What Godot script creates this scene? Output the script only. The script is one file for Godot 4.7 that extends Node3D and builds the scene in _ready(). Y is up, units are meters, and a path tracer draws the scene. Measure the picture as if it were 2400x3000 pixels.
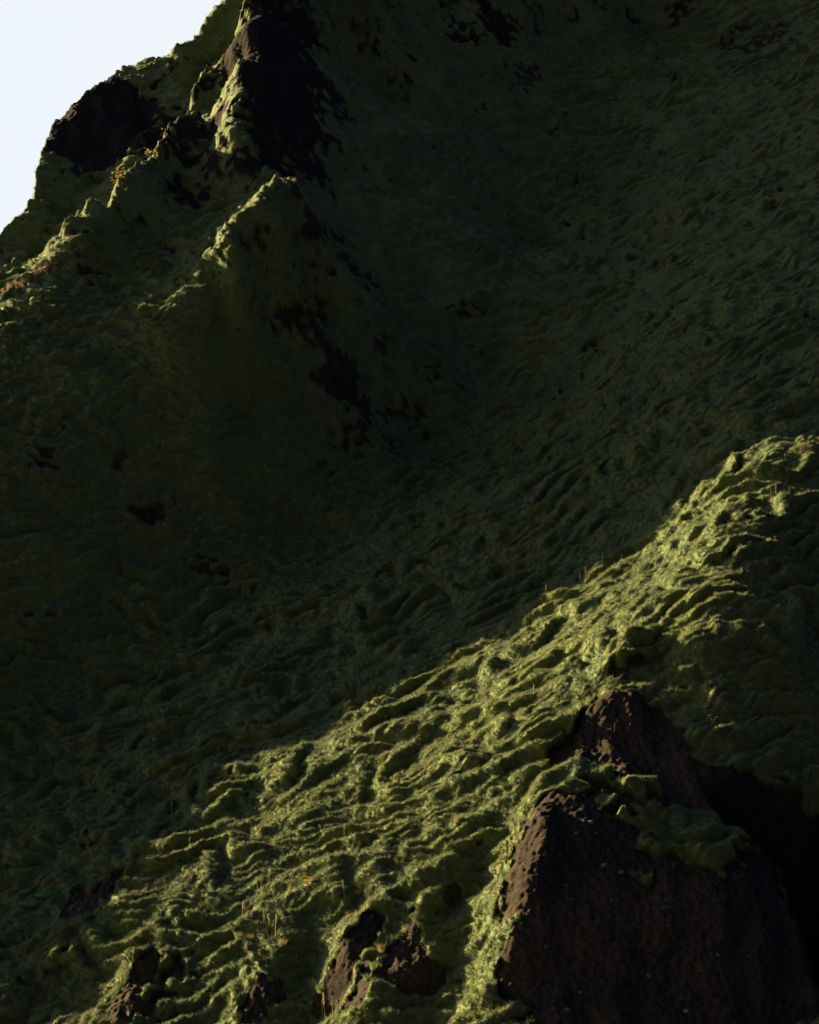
extends Node3D
# A mossy mountainside in Iceland. The slope is surveyed in its own frame: u runs to the right, v up the slope
# (50 degrees steep), h stands out from it. All tables are metres in that frame.

const SURVEY := [
	-6.87, 35.34, 9,  -3.39, 37.47, 10,  3.84, 50.05, 6,  16.27, 56.34, 4,  27.17, 59.49, 3,  -4.92, 35.79, 13,  5.56, 48.92, 11,  24.53, 59.86, 8,
	14.11, 51.08, -1.8,  10.61, 40.11, -2.4,  8.76, 34.5, -3.2,  6.8, 27.95, -4,  3.86, 16.83, -4.8,  0, 11.8, -4.9,  -2.81, 7.2, -4.7,  -4.52, 4.87, -4.7,
	-7.63, 1.97, -4.9,  -10.23, -2.87, -5.3,  -12.45, -7.04, -5.6,  -14.14, -8.85, -5.6,  -16.97, -12.34, -6,  -16.34, 9.02, 2,  -11.94, 5.8, 0.8,  -15.38, 1.43, -1,
	-10.6, 3.43, -2.4,  -12.73, -0.44, -2.8,  -14.9, -3.23, -3.8,  -6.9, 8.71, -0.2,  -4.32, 13.24, 0.4,  -8.04, 4.91, -1.8,  -5.51, 7.03, -2.4,  -2.85, 11.16, -1.2,
	-0.75, 15.72, -1,  1.57, 21.57, -0.7,  -9.44, 6.45, -0.4,  -1.56, 21.32, 0.3,  1.67, 28.62, 0.3,  5.43, 38.18, -0.2,  1.83, 40.82, 1.6,  -3.43, 34.71, 4,
	-0.91, 41.43, 4.2,  7.67, 46.43, 1.2,  -12.94, 9.02, 2,  -18.07, 6.74, 1,  -17.49, -1.5, -2,  -17.1, -7.65, -4,  -7.7, 30.44, 8.2,  -7.81, 28.07, 7.6,
	-7.75, 25.01, 7,  -7.79, 22.55, 6.4,  -7.65, 20.01, 5.9,  -7.59, 19.44, 5.2,  -6.53, 30.97, 7,  -5.57, 27.5, 6,  -6.16, 23.46, 5.2,  -6.66, 20.92, 4.2,
	-4.7, 24.3, 4,  -7.77, 19.19, 3.7,  -9.07, 36.3, 5,  -9.03, 33.37, 4.7,  -8.85, 29.03, 4.7,  -8.79, 25.93, 4.3,  -8.84, 22.44, 4,  -9.42, 33.06, 5,
	-9.23, 26.32, 4.3,  -9.65, 23.85, 4.2,  -9.66, 20.36, 3.8,  -10.72, 18.98, 3.8,  -11.52, 15.44, 3.6,  -12.71, 13.09, 2.9,  -4.81, 16.6, 5.2,  -5.23, 14.38, 5.3,
	-5.5, 12.31, 5.4,  -6.19, 11.2, 5.2,  -6.67, 10.43, 5.1,  -6.91, 9.71, 4.9,  -7.65, 9.21, 4.2,  -8.39, 8.99, 3.5,  -9.57, 8.11, 2.6,  -11.02, 7.37, 1.4,
	-4.98, 12.54, 4.9,  -4.06, 16.32, 3.8,  -3.68, 16.67, 2,  -4.87, 14.04, 2.4,  -2.89, 14.16, 1.2,  -6.11, 11.09, 2.4,  -7.53, 9.36, 1.8,  -6.65, 16.12, 3.9,
	-7.7, 14.61, 3.7,  -8.39, 12.55, 3.5,  -9.05, 10.49, 3.2,  -8.57, 30.07, 5.6,  -9.25, 29.8, 5.4,  -9.63, 27.98, 5.3,  -10.04, 26.55, 5.2,  -10.48, 23.77, 5.1,
	-10.84, 22.45, 5.1,  -10.98, 20.91, 5.1,  -11.37, 19.2, 5.1,  -12.05, 17.97, 5,  -12.42, 16.77, 4.9,  -12.46, 15.41, 4.8,  -12.76, 14.59, 4.7,  -13.21, 13.35, 4.4,
	-13.69, 13.1, 4,  -14.35, 12.58, 3.5,  -15.3, 12.08, 3,  -16.72, 11.59, 2.6,  -18.97, 11.68, 1.6,  -10.47, 32.42, 4.9,  -10.91, 31.32, 4.2,  -11.57, 28.53, 3.7,
	-12.09, 25.66, 3.4,  -13.14, 22.51, 3.3,  -13.61, 19.96, 3,  -14.57, 17.83, 2.4,  -15.71, 16.23, 1.9,  -17.43, 14.94, 1.6,  -14.12, 24.53, 3.9,  -15.14, 20.58, 3.7,
	-12.56, 28.99, 4.2,  -16.13, 16.71, 2.8,  -17.15, 16.29, 2.2,  -5.06, 59.77, 10,  -8.66, 40.98, 8,  -9.05, 35.51, 7.4,  -9.08, 33.19, 7.2,  -9.37, 31.79, 7,
	-9.97, 31, 6.6,  -11, 30.6, 5.8,  -11.85, 30.45, 4.9,  -12.86, 31.06, 4.6,  -13.99, 29.94, 4.5,  -14.74, 28.59, 4.4,  -15.49, 26.72, 4.3,  -16.13, 24.92, 4.2,
	-16.29, 23.44, 4.1,  -16.21, 21.1, 4,  -16.09, 18.87, 3.9,  -16.11, 17.88, 3.6,  -16.52, 17.3, 3.2,  -17.03, 16.79, 3,  -17.54, 16.24, 2.6,  -18.96, 15.48, 1.8,
	15.05, 42.43, -1,  22.77, 44.38, 0.2,  20.81, 33.63, 0.8,  23.37, 25.82, 1.6,  18.3, 20.03, 1.8,  13.11, 26.29, -0.4,  16.09, 7.97, 2.6,  11.52, 13.24, 0.4,
	7.63, 17.02, -2.6,  10.9, 3.47, 1.8,  14.87, 1.63, 3.4,  6.13, 6.27, -1.9,  1.97, 2.57, -2.6,  -1.9, -1.32, -3.4,  -6.68, -5.29, -4,  -10.05, -7.86, -4.6,
	-11.96, -11.13, -5,  -13.18, -13.92, -5,  8.15, 0.52, 0.4,  4.32, -2.02, -1.3,  0.61, -4.12, -2.3,  -3.54, -6.9, -3.1,  -7.47, -8.4, -3.8,  19.54, 8.32, 2.4,
	13.19, -0.89, 3.7,  11.2, -1.03, 3,  10.27, -2.11, 2.5,  9.48, -3, 2.1,  8.59, -3.86, 1.7,  7.94, -4.71, 1.3,  6.55, -5.01, 0.8,  5.26, -5.32, 0.3,
	3.85, -5.82, -0.2,  2.68, -6.41, -0.7,  1.16, -6.89, -1.2,  -0.23, -7.86, -1.6,  -2.29, -8.77, -2.1,  -4.2, -9.6, -2.5,  -6.36, -9.88, -3,  -8, -9.84, -3.5,
	-6.87, -12.97, -2.9,  -7.65, -13.93, -3,  -8.46, -14.48, -3.2,  -8.54, -15.65, -3.2,  -9.39, -16.64, -3.5,  -10.32, -17.6, -3.8,  -9.9, -13.08, -4,  -10.81, -14.59, -4.3,
	-11.71, -15.85, -4.5,  -12.59, -17.06, -4.7,  -8.85, -12.46, -3.7,  -8.1, -11.19, -3.7,  -14.51, -18.15, -5,  -5.44, -12.63, -2.18,  -4.16, -15.32, -1.34,  -5.66, -16.33, -1.76,
	-6.51, -17.46, -2.18,  -3.21, -13.17, -1.23,  -1.07, -12.41, -0.49,  1.08, -11.3, 0.25,  3.27, -10.17, 0.99,  5.49, -9.09, 1.94,  7.71, -8.17, 2.9,  9.63, -6.37, 3.64,
	10.9, -4.2, 4.06,  -2.03, -16.28, -0.38,  0, -15.65, 0.67,  2.04, -14.63, 1.52,  4.1, -13.68, 2.58,  5.64, -12.94, 3.43,  7.26, -11.76, 4.06,  -0.49, -18.21, 0.57,
	-3.5, -17.85, -0.91,  -1.95, -19.09, -0.17,  -4.96, -18.76, -1.65,  -7.57, -18.33, -2.7,  0.98, -17.75, 1.2,  2.74, -16.9, 2.26,  3.93, -16.09, 3.11,  12.66, -2.96, 4.48,
	11.69, -5.29, 4.8,  10.3, -7.99, 4.8,  9.33, -11.14, 5.01,  9.19, -13.56, 5.23,  7.75, -13.98, 5.12,  6.67, -13.96, 4.91,  13.82, -3.54, 4.59,  13.28, -6.92, 4.17,
	12.79, -9.99, 3.74,  10.74, -12.21, 4.8,  10.43, -14.35, 4.59,  12.14, -13.86, 3.53,  9.25, -15.75, 4.48,  10.82, -15.89, 3.32,  11.82, -16.41, 2.47,  9.09, -17.56, 3.53,
	16.33, -3.84, 2.69,  14.98, -11.35, 1.42,  14.56, -14.41, -0.07,  6.48, -14.25, 4.38,  7.54, -13.87, 4.06,  6.98, -14.52, 3.96,  5.59, -14.52, 3.96,  5.91, -15.2, 4.27,
	7.2, -14.94, 4.38,  5.09, -15.78, 4.06,  5.83, -16.09, 4.27,  7.36, -15.58, 3.96,  8.22, -16.61, 3.96,  5.75, -16.1, 3.96,  5.22, -16.8, 3.74,  4.77, -17.84, 3.53,
	4.97, -15.22, 3.32,  4.44, -16.01, 2.9,  4.02, -16.96, 2.58,  6.75, -16.97, 3.64,  6.16, -18.25, 3.53,  7.61, -18, 3.43,  4.91, -18.37, 3.64,  4.29, -18.03, 3.32,
	3.71, -18.35, 3.11,  3.29, -19.03, 3.11,  2.68, -18.37, 2.47,  1.92, -18.67, 1.84,  1.23, -19.67, 1.52,  0.56, -20.4, 1.2,  3.19, -19.86, 3.53,  2.96, -20.93, 3.32,
	2.87, -21.96, 3.11,  2.67, -22.76, 2.69,  2.44, -23.31, 2.26,  2.13, -23.79, 1.63,  1.8, -24.57, 1.1,  2.93, -19.04, 2.47,  2.55, -19.59, 1.84,  1.97, -20.4, 1.2,
	1.64, -20.85, 0.89,  1.21, -21.33, 0.46,  1.56, -22.39, 0.57,  1.45, -23.38, 0.36,  2.4, -18.53, 1.84,  1.72, -19.36, 1.2,  0.85, -20.63, 0.78,  0.46, -21.75, 0.52,
	0.46, -22.93, -0.17,  4.16, -19.71, 3.64,  5.54, -19.86, 3.53,  4.07, -21.61, 3,  3.99, -23.31, 2.26,  3.93, -24.84, 1.42,  6.43, -20.46, 3.11,  6.29, -22.33, 2.47,
	6.14, -24.66, 1.2,  8.26, -20.79, 2.79,  8.51, -22.93, 1.84,  8.38, -24.48, 0.99,  3.44, -26.3, 0.57,  6.93, -26.05, 0.25,  2.82, -23.99, 1.73,  7.91, -18.03, 3.32,
	8.39, -18.92, 3,  8.7, -19.47, 2.9,  9.32, -19.83, 2.79,  9.74, -20.49, 2.69,  9.8, -20.85, 2.47,  9.94, -21.52, 2.26,  10.23, -22.18, 2.05,  10.33, -22.84, 1.73,
	10.44, -23.72, 1.42,  10.61, -24.22, 1.2,  11, -25.32, 0.67,  -0.66, -20.16, 0.89,  -1.13, -20.81, 0.57,  -1.5, -21.26, 0.25,  -2, -21.78, -0.07,  -1.16, -19.19, -0.07,
	-1.73, -19.93, -0.38,  -2.29, -20.75, -0.6,  -0.57, -20.62, 0.09,  0.37, -20.65, 1.2,  0, -21.35, 0.89,  -0.74, -22.18, 0.46,  -1.55, -23.13, -0.07,  -0.19, -20.01, 0.25,
	-1.13, -21.4, -0.28,  -1.86, -22.24, -0.7,  -0.19, -21.78, 0.15,  0.51, -21.84, 0.89,  -0.09, -22.39, 0.57,  -0.64, -22.77, 0.25,  0, -23.06, -0.01,  -7.46, -18.39, -2.5,
	-7.53, -19.04, -2.5,  -7.92, -19.4, -2.6,  -8.05, -20.02, -2.7,  -8.19, -20.64, -2.8,  -8.34, -21.16, -2.9,  -7.21, -19.97, -2.9,  -6.32, -19.68, -2.5,  -5.86, -20.69, -2.8,
	-8.7, -18.8, -3.5,  -8.99, -19.83, -3.8,  -10.18, -18.84, -4.2,  -11.14, -19.62, -4.8,  -3.28, -20.05, -0.81,  -3.54, -20.87, -1.02,  -3.87, -21.38, -1.23,  -4.2, -21.54, -1.44,
	-4.45, -21.96, -1.65,  -4.5, -22.68, -1.87,  -3.16, -21.15, -1.55,  -3.32, -21.85, -1.87,  -4.83, -20.78, -1.97,  -5.28, -21.52, -2.39,  -2.59, -20.9, -1.55,  -2.93, -19.25, -0.7,
	-2.07, -22.23, -1.55,  -30, 26, -5,  -30, 36, -10,  -36, 10, -7,  -34, -6, -8,  -32, -20, -9,  -24, 30, -2,  -40, 30, -14,
	-42, 0, -14,  -24, 45, -12,  -25, 15.52, 2.62,  -25, 14.35, 2.07,  -24.9, 13.2, 1.51,  -24.75, 11.75, 0.95,  -24.58, 10.33, 0.39,  -24.43, 8.82, -0.17,
	-24.14, 6.83, -0.64,  -23.87, 4.49, -1.23,  -23.62, 2.33, -1.72,  -23.53, 0.66, -2.31,  -23.55, -0.29, -2.88,  -22.61, -3.3, -1.72,  -22.32, -4.92, -1.86,  -22.16, -6.07, -2.1,
	-21.81, -7.5, -2.12,  -21.51, -9.19, -2.46,  -21.22, -10.9, -2.81,
]
const SKYLINE := [
	-5.06, 59.77, 10,  -8.66, 40.98, 8,  -9.05, 35.51, 7.4,  -9.08, 33.19, 7.2,  -9.37, 31.79, 7,  -9.97, 31, 6.6,  -11, 30.6, 5.8,  -11.85, 30.45, 4.9,
	-12.86, 31.06, 4.6,  -13.99, 29.94, 4.5,  -14.74, 28.59, 4.4,  -15.49, 26.72, 4.3,  -16.13, 24.92, 4.2,  -16.29, 23.44, 4.1,  -16.21, 21.1, 4,  -16.09, 18.87, 3.9,
	-16.11, 17.88, 3.6,  -16.52, 17.3, 3.2,  -17.03, 16.79, 3,  -17.54, 16.24, 2.6,  -18.96, 15.48, 1.8,  -20.53, 12.69, 2,  -30.86, 11.82, 2,
]
const CREST := [
	-8.57, 30.07, 5.6,  -9.25, 29.8, 5.4,  -9.63, 27.98, 5.3,  -10.04, 26.55, 5.2,  -10.48, 23.77, 5.1,  -10.84, 22.45, 5.1,  -10.98, 20.91, 5.1,  -11.37, 19.2, 5.1,
	-12.05, 17.97, 5,  -12.42, 16.77, 4.9,  -12.46, 15.41, 4.8,  -12.76, 14.59, 4.7,  -13.21, 13.35, 4.4,  -13.69, 13.1, 4,  -14.35, 12.58, 3.5,  -15.3, 12.08, 3,
	-16.72, 11.59, 2.6,  -18.97, 11.68, 1.6,
]
const RAVINE := [
	7.91, -18.03, 3.32,  8.39, -18.92, 3,  8.7, -19.47, 2.9,  9.32, -19.83, 2.79,  9.74, -20.49, 2.69,  9.8, -20.85, 2.47,  9.94, -21.52, 2.26,  10.23, -22.18, 2.05,
	10.33, -22.84, 1.73,  10.44, -23.72, 1.42,  10.61, -24.22, 1.2,  11, -25.32, 0.67,  13.48, -27.9, 0,  15.73, -17.22, 1.5,  13.78, -17.01, 1.7,  12.43, -17.81, 1.8,
	11.53, -17.26, 2,  10.63, -17.88, 2.2,  9.86, -17.54, 2.6,  8.8, -18.1, 2.8,
]

const SLOPE := 50.0
const CELL := 0.25
const U0 := -46.0
const V0 := -34.0
const NU := 321
const NV := 473
const COLS := 800

var axis_v := Vector3(0, sin(deg_to_rad(SLOPE)), -cos(deg_to_rad(SLOPE)))
var axis_n := Vector3(0, cos(deg_to_rad(SLOPE)), sin(deg_to_rad(SLOPE)))
var origin := Vector3(0, 1.7, 0) + 70.0 * Vector3(0, sin(deg_to_rad(15.0)), -cos(deg_to_rad(15.0)))
var coarse := PackedFloat32Array()
var weights := PackedFloat64Array()
var slots := []
var noise_a := FastNoiseLite.new()
var noise_b := FastNoiseLite.new()
var noise_c := FastNoiseLite.new()
var row_v := PackedFloat32Array()
var rng := RandomNumberGenerator.new()
var started := Time.get_ticks_msec()


func stage(what: String) -> void:
	print("%6d ms  %s" % [Time.get_ticks_msec() - started, what])


func world(u: float, v: float, h: float) -> Vector3:
	return origin + Vector3(u, 0, 0) + axis_v * v + axis_n * h


func in_rows(count: int, job: Callable) -> Array:
	slots = []
	slots.resize(count)
	var id := WorkerThreadPool.add_group_task(job, count, -1, true)
	WorkerThreadPool.wait_for_group_task_completion(id)
	return slots


# ---------------------------------------------------------------- camera, sky, sun
func set_view() -> void:
	var camera := Camera3D.new()
	camera.name = "camera"
	camera.fov = 30.0
	camera.near = 0.5
	camera.far = 4000.0
	camera.position = Vector3(0, 1.7, 0)
	camera.rotation_degrees = Vector3(15, 0, 0)
	add_child(camera)
	camera.current = true
	var sky_material := PanoramaSkyMaterial.new()
	sky_material.panorama = make_sky()
	var sky := Sky.new()
	sky.sky_material = sky_material
	var environment := Environment.new()
	environment.background_mode = Environment.BG_SKY
	environment.sky = sky
	environment.tonemap_mode = Environment.TONE_MAPPER_LINEAR
	environment.tonemap_exposure = 4.7
	environment.sdfgi_enabled = true
	environment.ssao_enabled = true
	environment.ssil_enabled = true
	var around := WorldEnvironment.new()
	around.name = "environment"
	around.environment = environment
	add_child(around)
	var sun := DirectionalLight3D.new()
	sun.name = "sun"
	sun.light_color = Color(1.0, 0.905, 0.67)
	sun.light_energy = 1.6
	sun.light_angular_distance = 0.8
	sun.shadow_enabled = true
	sun.look_at_from_position(sun_direction() * 50.0, Vector3.ZERO)
	add_child(sun)


func sun_direction() -> Vector3:
	var up := deg_to_rad(25.0)
	var back := deg_to_rad(20.0)
	return Vector3(-cos(up) * cos(back), sin(up), -cos(up) * sin(back))


func make_sky() -> ImageTexture:
	# clear air with haze: blue scattering all over, and a pale aureole round the low sun that thins upwards
	var image := Image.create(512, 256, false, Image.FORMAT_RGBF)
	var to_sun := sun_direction()
	for y in 256:
		var up := PI * (0.5 - (y + 0.5) / 256.0)
		for x in 512:
			var turn := TAU * (x + 0.5) / 512.0
			var d := Vector3(sin(turn) * cos(up), sin(up), -cos(turn) * cos(up))
			var c := clampf(d.dot(to_sun), -1.0, 1.0)
			var away := rad_to_deg(acos(c))
			var up_deg := rad_to_deg(up)
			var haze := 0.178 * exp(-maxf(away - 57.0, 0.0) / 7.0) * exp(-maxf(up_deg - 33.0, 0.0) / 9.0)
			var blue := 0.58 * (1.0 + c * c)
			image.set_pixel(x, y, Color(0.011 * blue + 0.985 * haze, 0.026 * blue + 0.975 * haze, 0.075 * blue + 0.83 * haze))
	return ImageTexture.create_from_image(image)


# ---------------------------------------------------------------- coarse survey
func solve_survey() -> void:
	var n := SURVEY.size() / 3
	var m := n + 3
	var a := []
	for i in n:
		var row := PackedFloat64Array()
		row.resize(m + 1)
		var x: float = SURVEY[i * 3]
		var y: float = SURVEY[i * 3 + 1]
		for j in n:
			var dx: float = x - SURVEY[j * 3]
			var dy: float = y - SURVEY[j * 3 + 1]
			row[j] = sqrt(dx * dx + dy * dy + 0.36)
		row[i] -= 0.06
		row[n] = 1.0
		row[n + 1] = x
		row[n + 2] = y
		row[m] = SURVEY[i * 3 + 2]
		a.append(row)
	for k in 3:
		var row := PackedFloat64Array()
		row.resize(m + 1)
		for j in n:
			row[j] = 1.0 if k == 0 else SURVEY[j * 3 + k - 1]
		a.append(row)
	for k in m:
		var best := k
		for i in range(k + 1, m):
			if absf(a[i][k]) > absf(a[best][k]):
				best = i
		var swap: PackedFloat64Array = a[k]
		a[k] = a[best]
		a[best] = swap
		var pivot: PackedFloat64Array = a[k]
		var inverse := 1.0 / pivot[k]
		for i in range(k + 1, m):
			var row: PackedFloat64Array = a[i]
			var f := row[k] * inverse
			if f != 0.0:
				for j in range(k, m + 1):
					row[j] -= f * pivot[j]
				a[i] = row
	weights.resize(m)
	for k in range(m - 1, -1, -1):
		var row: PackedFloat64Array = a[k]
		var s := row[m]
		for j in range(k + 1, m):
			s -= row[j] * weights[j]
		weights[k] = s / row[k]


func line_distance(p: Vector2, table: Array, closed: bool) -> float:
	# signed: positive on the left of the line's course; for closed lines unsigned
	var n := table.size() / 3
	var best := 1e9
	var side := 1.0
	for i in (n if closed else n - 1):
		var k := (i + 1) % n
		var a := Vector2(table[i * 3], table[i * 3 + 1])
		var d := Vector2(table[k * 3], table[k * 3 + 1]) - a
		var t := (p - a).dot(d) / d.length_squared()
		if closed or (i > 0 and i < n - 2):
			t = clampf(t, 0.0, 1.0)
		elif i == 0:
			t = minf(t, 1.0)
		else:
			t = maxf(t, 0.0)
		var q := p - a - d * t
		var l := q.length_squared()
		if l < best:
			best = l
			side = signf(d.x * (p.y - a.y) - d.y * (p.x - a.x))
	return sqrt(best) * (1.0 if closed else side)


func within(p: Vector2, table: Array) -> bool:
	var n := table.size() / 3
	var c := false
	for i in n:
		var k := (i + 1) % n
		var a := Vector2(table[i * 3], table[i * 3 + 1])
		var b := Vector2(table[k * 3], table[k * 3 + 1])
		if (a.y > p.y) != (b.y > p.y) and p.x < (b.x - a.x) * (p.y - a.y) / (b.y - a.y) + a.x:
			c = not c
	return c


func coarse_row(j: int) -> void:
	var n := SURVEY.size() / 3
	var px := PackedFloat32Array()
	var py := PackedFloat32Array()
	for i in n:
		px.append(SURVEY[i * 3])
		py.append(SURVEY[i * 3 + 1])
	var w := weights
	var row := PackedFloat32Array()
	row.resize(NU)
	var v := V0 + j * CELL
	for i in NU:
		var u := U0 + i * CELL
		var s := w[n] + w[n + 1] * u + w[n + 2] * v
		for k in n:
			var dx := u - px[k]
			var dy := v - py[k]
			s += w[k] * sqrt(dx * dx + dy * dy + 0.36)
		var p := Vector2(u, v)
		if v > 15.0 and u < 0.0:
			var behind := -line_distance(p, CREST, false)
			if behind > -0.1 and behind < 4.0:
				s -= 1.1 * smoothstep(-0.1, 0.3, behind) * (1.0 - smoothstep(0.5, 1.8, behind))
		if u > 4.0 and v < 0.0 and within(p, RAVINE):
			s -= minf(6.5, 3.0 * line_distance(p, RAVINE, true))
		row[i] = s
	slots[j] = row


func height(u: float, v: float) -> float:
	var x := clampf((u - U0) / CELL, 1.0, NU - 2.001)
	var y := clampf((v - V0) / CELL, 1.0, NV - 2.001)
	var i := int(x)
	var j := int(y)
	var t := x - i
	var s := y - j
	var a0 := -0.5 * t + t * t - 0.5 * t * t * t
	var a1 := 1.0 - 2.5 * t * t + 1.5 * t * t * t
	var a2 := 0.5 * t + 2.0 * t * t - 1.5 * t * t * t
	var a3 := -0.5 * t * t + 0.5 * t * t * t
	var b0 := -0.5 * s + s * s - 0.5 * s * s * s
	var b1 := 1.0 - 2.5 * s * s + 1.5 * s * s * s
	var b2 := 0.5 * s + 2.0 * s * s - 1.5 * s * s * s
	var b3 := -0.5 * s * s + 0.5 * s * s * s
	var k := (j - 1) * NU + i - 1
	var r0 := coarse[k] * a0 + coarse[k + 1] * a1 + coarse[k + 2] * a2 + coarse[k + 3] * a3
	k += NU
	var r1 := coarse[k] * a0 + coarse[k + 1] * a1 + coarse[k + 2] * a2 + coarse[k + 3] * a3
	k += NU
	var r2 := coarse[k] * a0 + coarse[k + 1] * a1 + coarse[k + 2] * a2 + coarse[k + 3] * a3
	k += NU
	var r3 := coarse[k] * a0 + coarse[k + 1] * a1 + coarse[k + 2] * a2 + coarse[k + 3] * a3
	return r0 * b0 + r1 * b1 + r2 * b2 + r3 * b3


func base(u: float, v: float) -> float:
	# beyond the skyline the far side of the mountain falls away
	var h := height(u, v)
	if v > 15.0 and u < 0.0:
		var fall := -line_distance(Vector2(u, v), SKYLINE, false) - 0.1
		if fall > 0.0:
			h -= minf(40.0, 5.0 * fall * fall / (fall + 0.12))
	return h


# ---------------------------------------------------------------- surface: moss folds and bare earth
# places where bare earth shows (+) or turf holds on (-): u, v, radius along u, radius along v, weight
const PATCHES := [
	6.39, -21.23, 4.2, 6.5, 1.0,
	4.03, -22.67, 2.2, 4.5, 1.0,
	7.6, -23.53, 4.0, 4.0, 1.0,
	6.87, -15.98, 2.0, 1.6, 0.8,
	7.07, -19.9, 2.2, 1.8, -0.85,
	8.6, -20.5, 1.8, 1.6, -0.8,
	6.16, -21.72, 1.8, 1.5, -0.7,
	4.21, -17.93, 1.0, 0.7, -1.0,
	10.6, -15.13, 3.6, 3.4, -1.7,
	10.13, -17.14, 3.4, 2.2, -1.2,
	-1.99, -17.37, 6.5, 4.0, -0.6,
	-2.9, -20.2, 6.0, 3.0, -0.45,
	6.94, -14.58, 2.0, 1.6, -0.7,
	-11.95, -1.48, 6.0, 5.0, -0.9,
	-10.03, 22.81, 2.2, 6.0, 0.8,
	6.54, -17.24, 1.8, 1.4, 1.3,
	7.69, -18.31, 1.3, 1.1, 1.0,
	5.32, -16.21, 0.9, 1.1, 1.0,
	4.75, -16.92, 0.9, 1.1, 1.0,
	-0.85, -20.24, 0.55, 0.8, 1.1,
	-1.27, -20.81, 0.55, 0.8, 1.1,
	-1.73, -21.41, 0.55, 0.8, 1.1,
	0.14, -20.87, 0.5, 0.8, 1.1,
	-0.33, -21.61, 0.5, 0.8, 1.1,
	-0.97, -22.31, 0.5, 0.8, 1.1,
	-1.46, -23.08, 0.5, 0.8, 1.0,
	0.18, -21.97, 0.5, 0.9, 1.1,
	-0.37, -22.54, 0.5, 0.8, 1.1,
	-7.69, -19.36, 0.5, 0.9, 1.2,
	-8, -20.23, 0.5, 0.9, 1.2,
	-8.2, -21.02, 0.5, 0.9, 1.2,
	-4.04, -21.46, 0.6, 0.9, 1.1,
	-4.39, -22.07, 0.6, 0.9, 1.1,
	6.05, -14.44, 0.7, 0.6, 0.9,
	11.83, -19.49, 5.0, 7.0, 1.1,
	-8.09, 6.45, 7.0, 6.0, -0.45,
	-9.76, -15.7, 1.6, 1.3, 0.9,
	-6.92, -20.09, 1.6, 2.0, 0.8,
	-10.65, -19.15, 1.8, 1.6, 0.5,
	-14.19, 25.07, 3.6, 5.6, 1.6,
	-5.8, 26.26, 3.4, 9.0, 1.2,
	-3.54, 16.92, 2.4, 3.4, 0.6,
	-2.85, 11.16, 3.0, 1.6, 0.5,
	4.62, 42.26, 4.0, 4.0, 0.4,
	18.35, 46.16, 6.0, 5.0, 0.4,
]


func bare(u: float, v: float, steep: float) -> float:
	var s := steep
	for i in range(0, PATCHES.size(), 5):
		var du: float = (u - PATCHES[i]) / PATCHES[i + 2]
		if du > 1.0 or du < -1.0:
			continue
		var dv: float = (v - PATCHES[i + 1]) / PATCHES[i + 3]
		var r := du * du + dv * dv
		if r < 1.0:
			s += PATCHES[i + 4] * (1.0 - r) * (1.0 - r * 0.5)
	return s


func surface_row(j: int) -> void:
	# position, earth share and colour of one row of vertices
	var v := row_v[j]
	var half := half_width(v)
	var out := PackedVector3Array()
	var share := PackedFloat32Array()
	out.resize(COLS + 1)
	share.resize(COLS + 1)
	for i in COLS + 1:
		var u := -half + 2.0 * half * i / COLS
		var e := surface(u, v)
		out[i] = Vector3(e.x, e.y, e.z)
		share[i] = e.w
	var gone := PackedByteArray()
	gone.resize(COLS + 1)
	if v > 20.0:
		for i in COLS / 2:
			var u := -half + 2.0 * half * i / COLS
			if line_distance(Vector2(u, v), SKYLINE, false) < -7.5:
				gone[i] = 1
	slots[j] = [out, share, gone]


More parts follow.
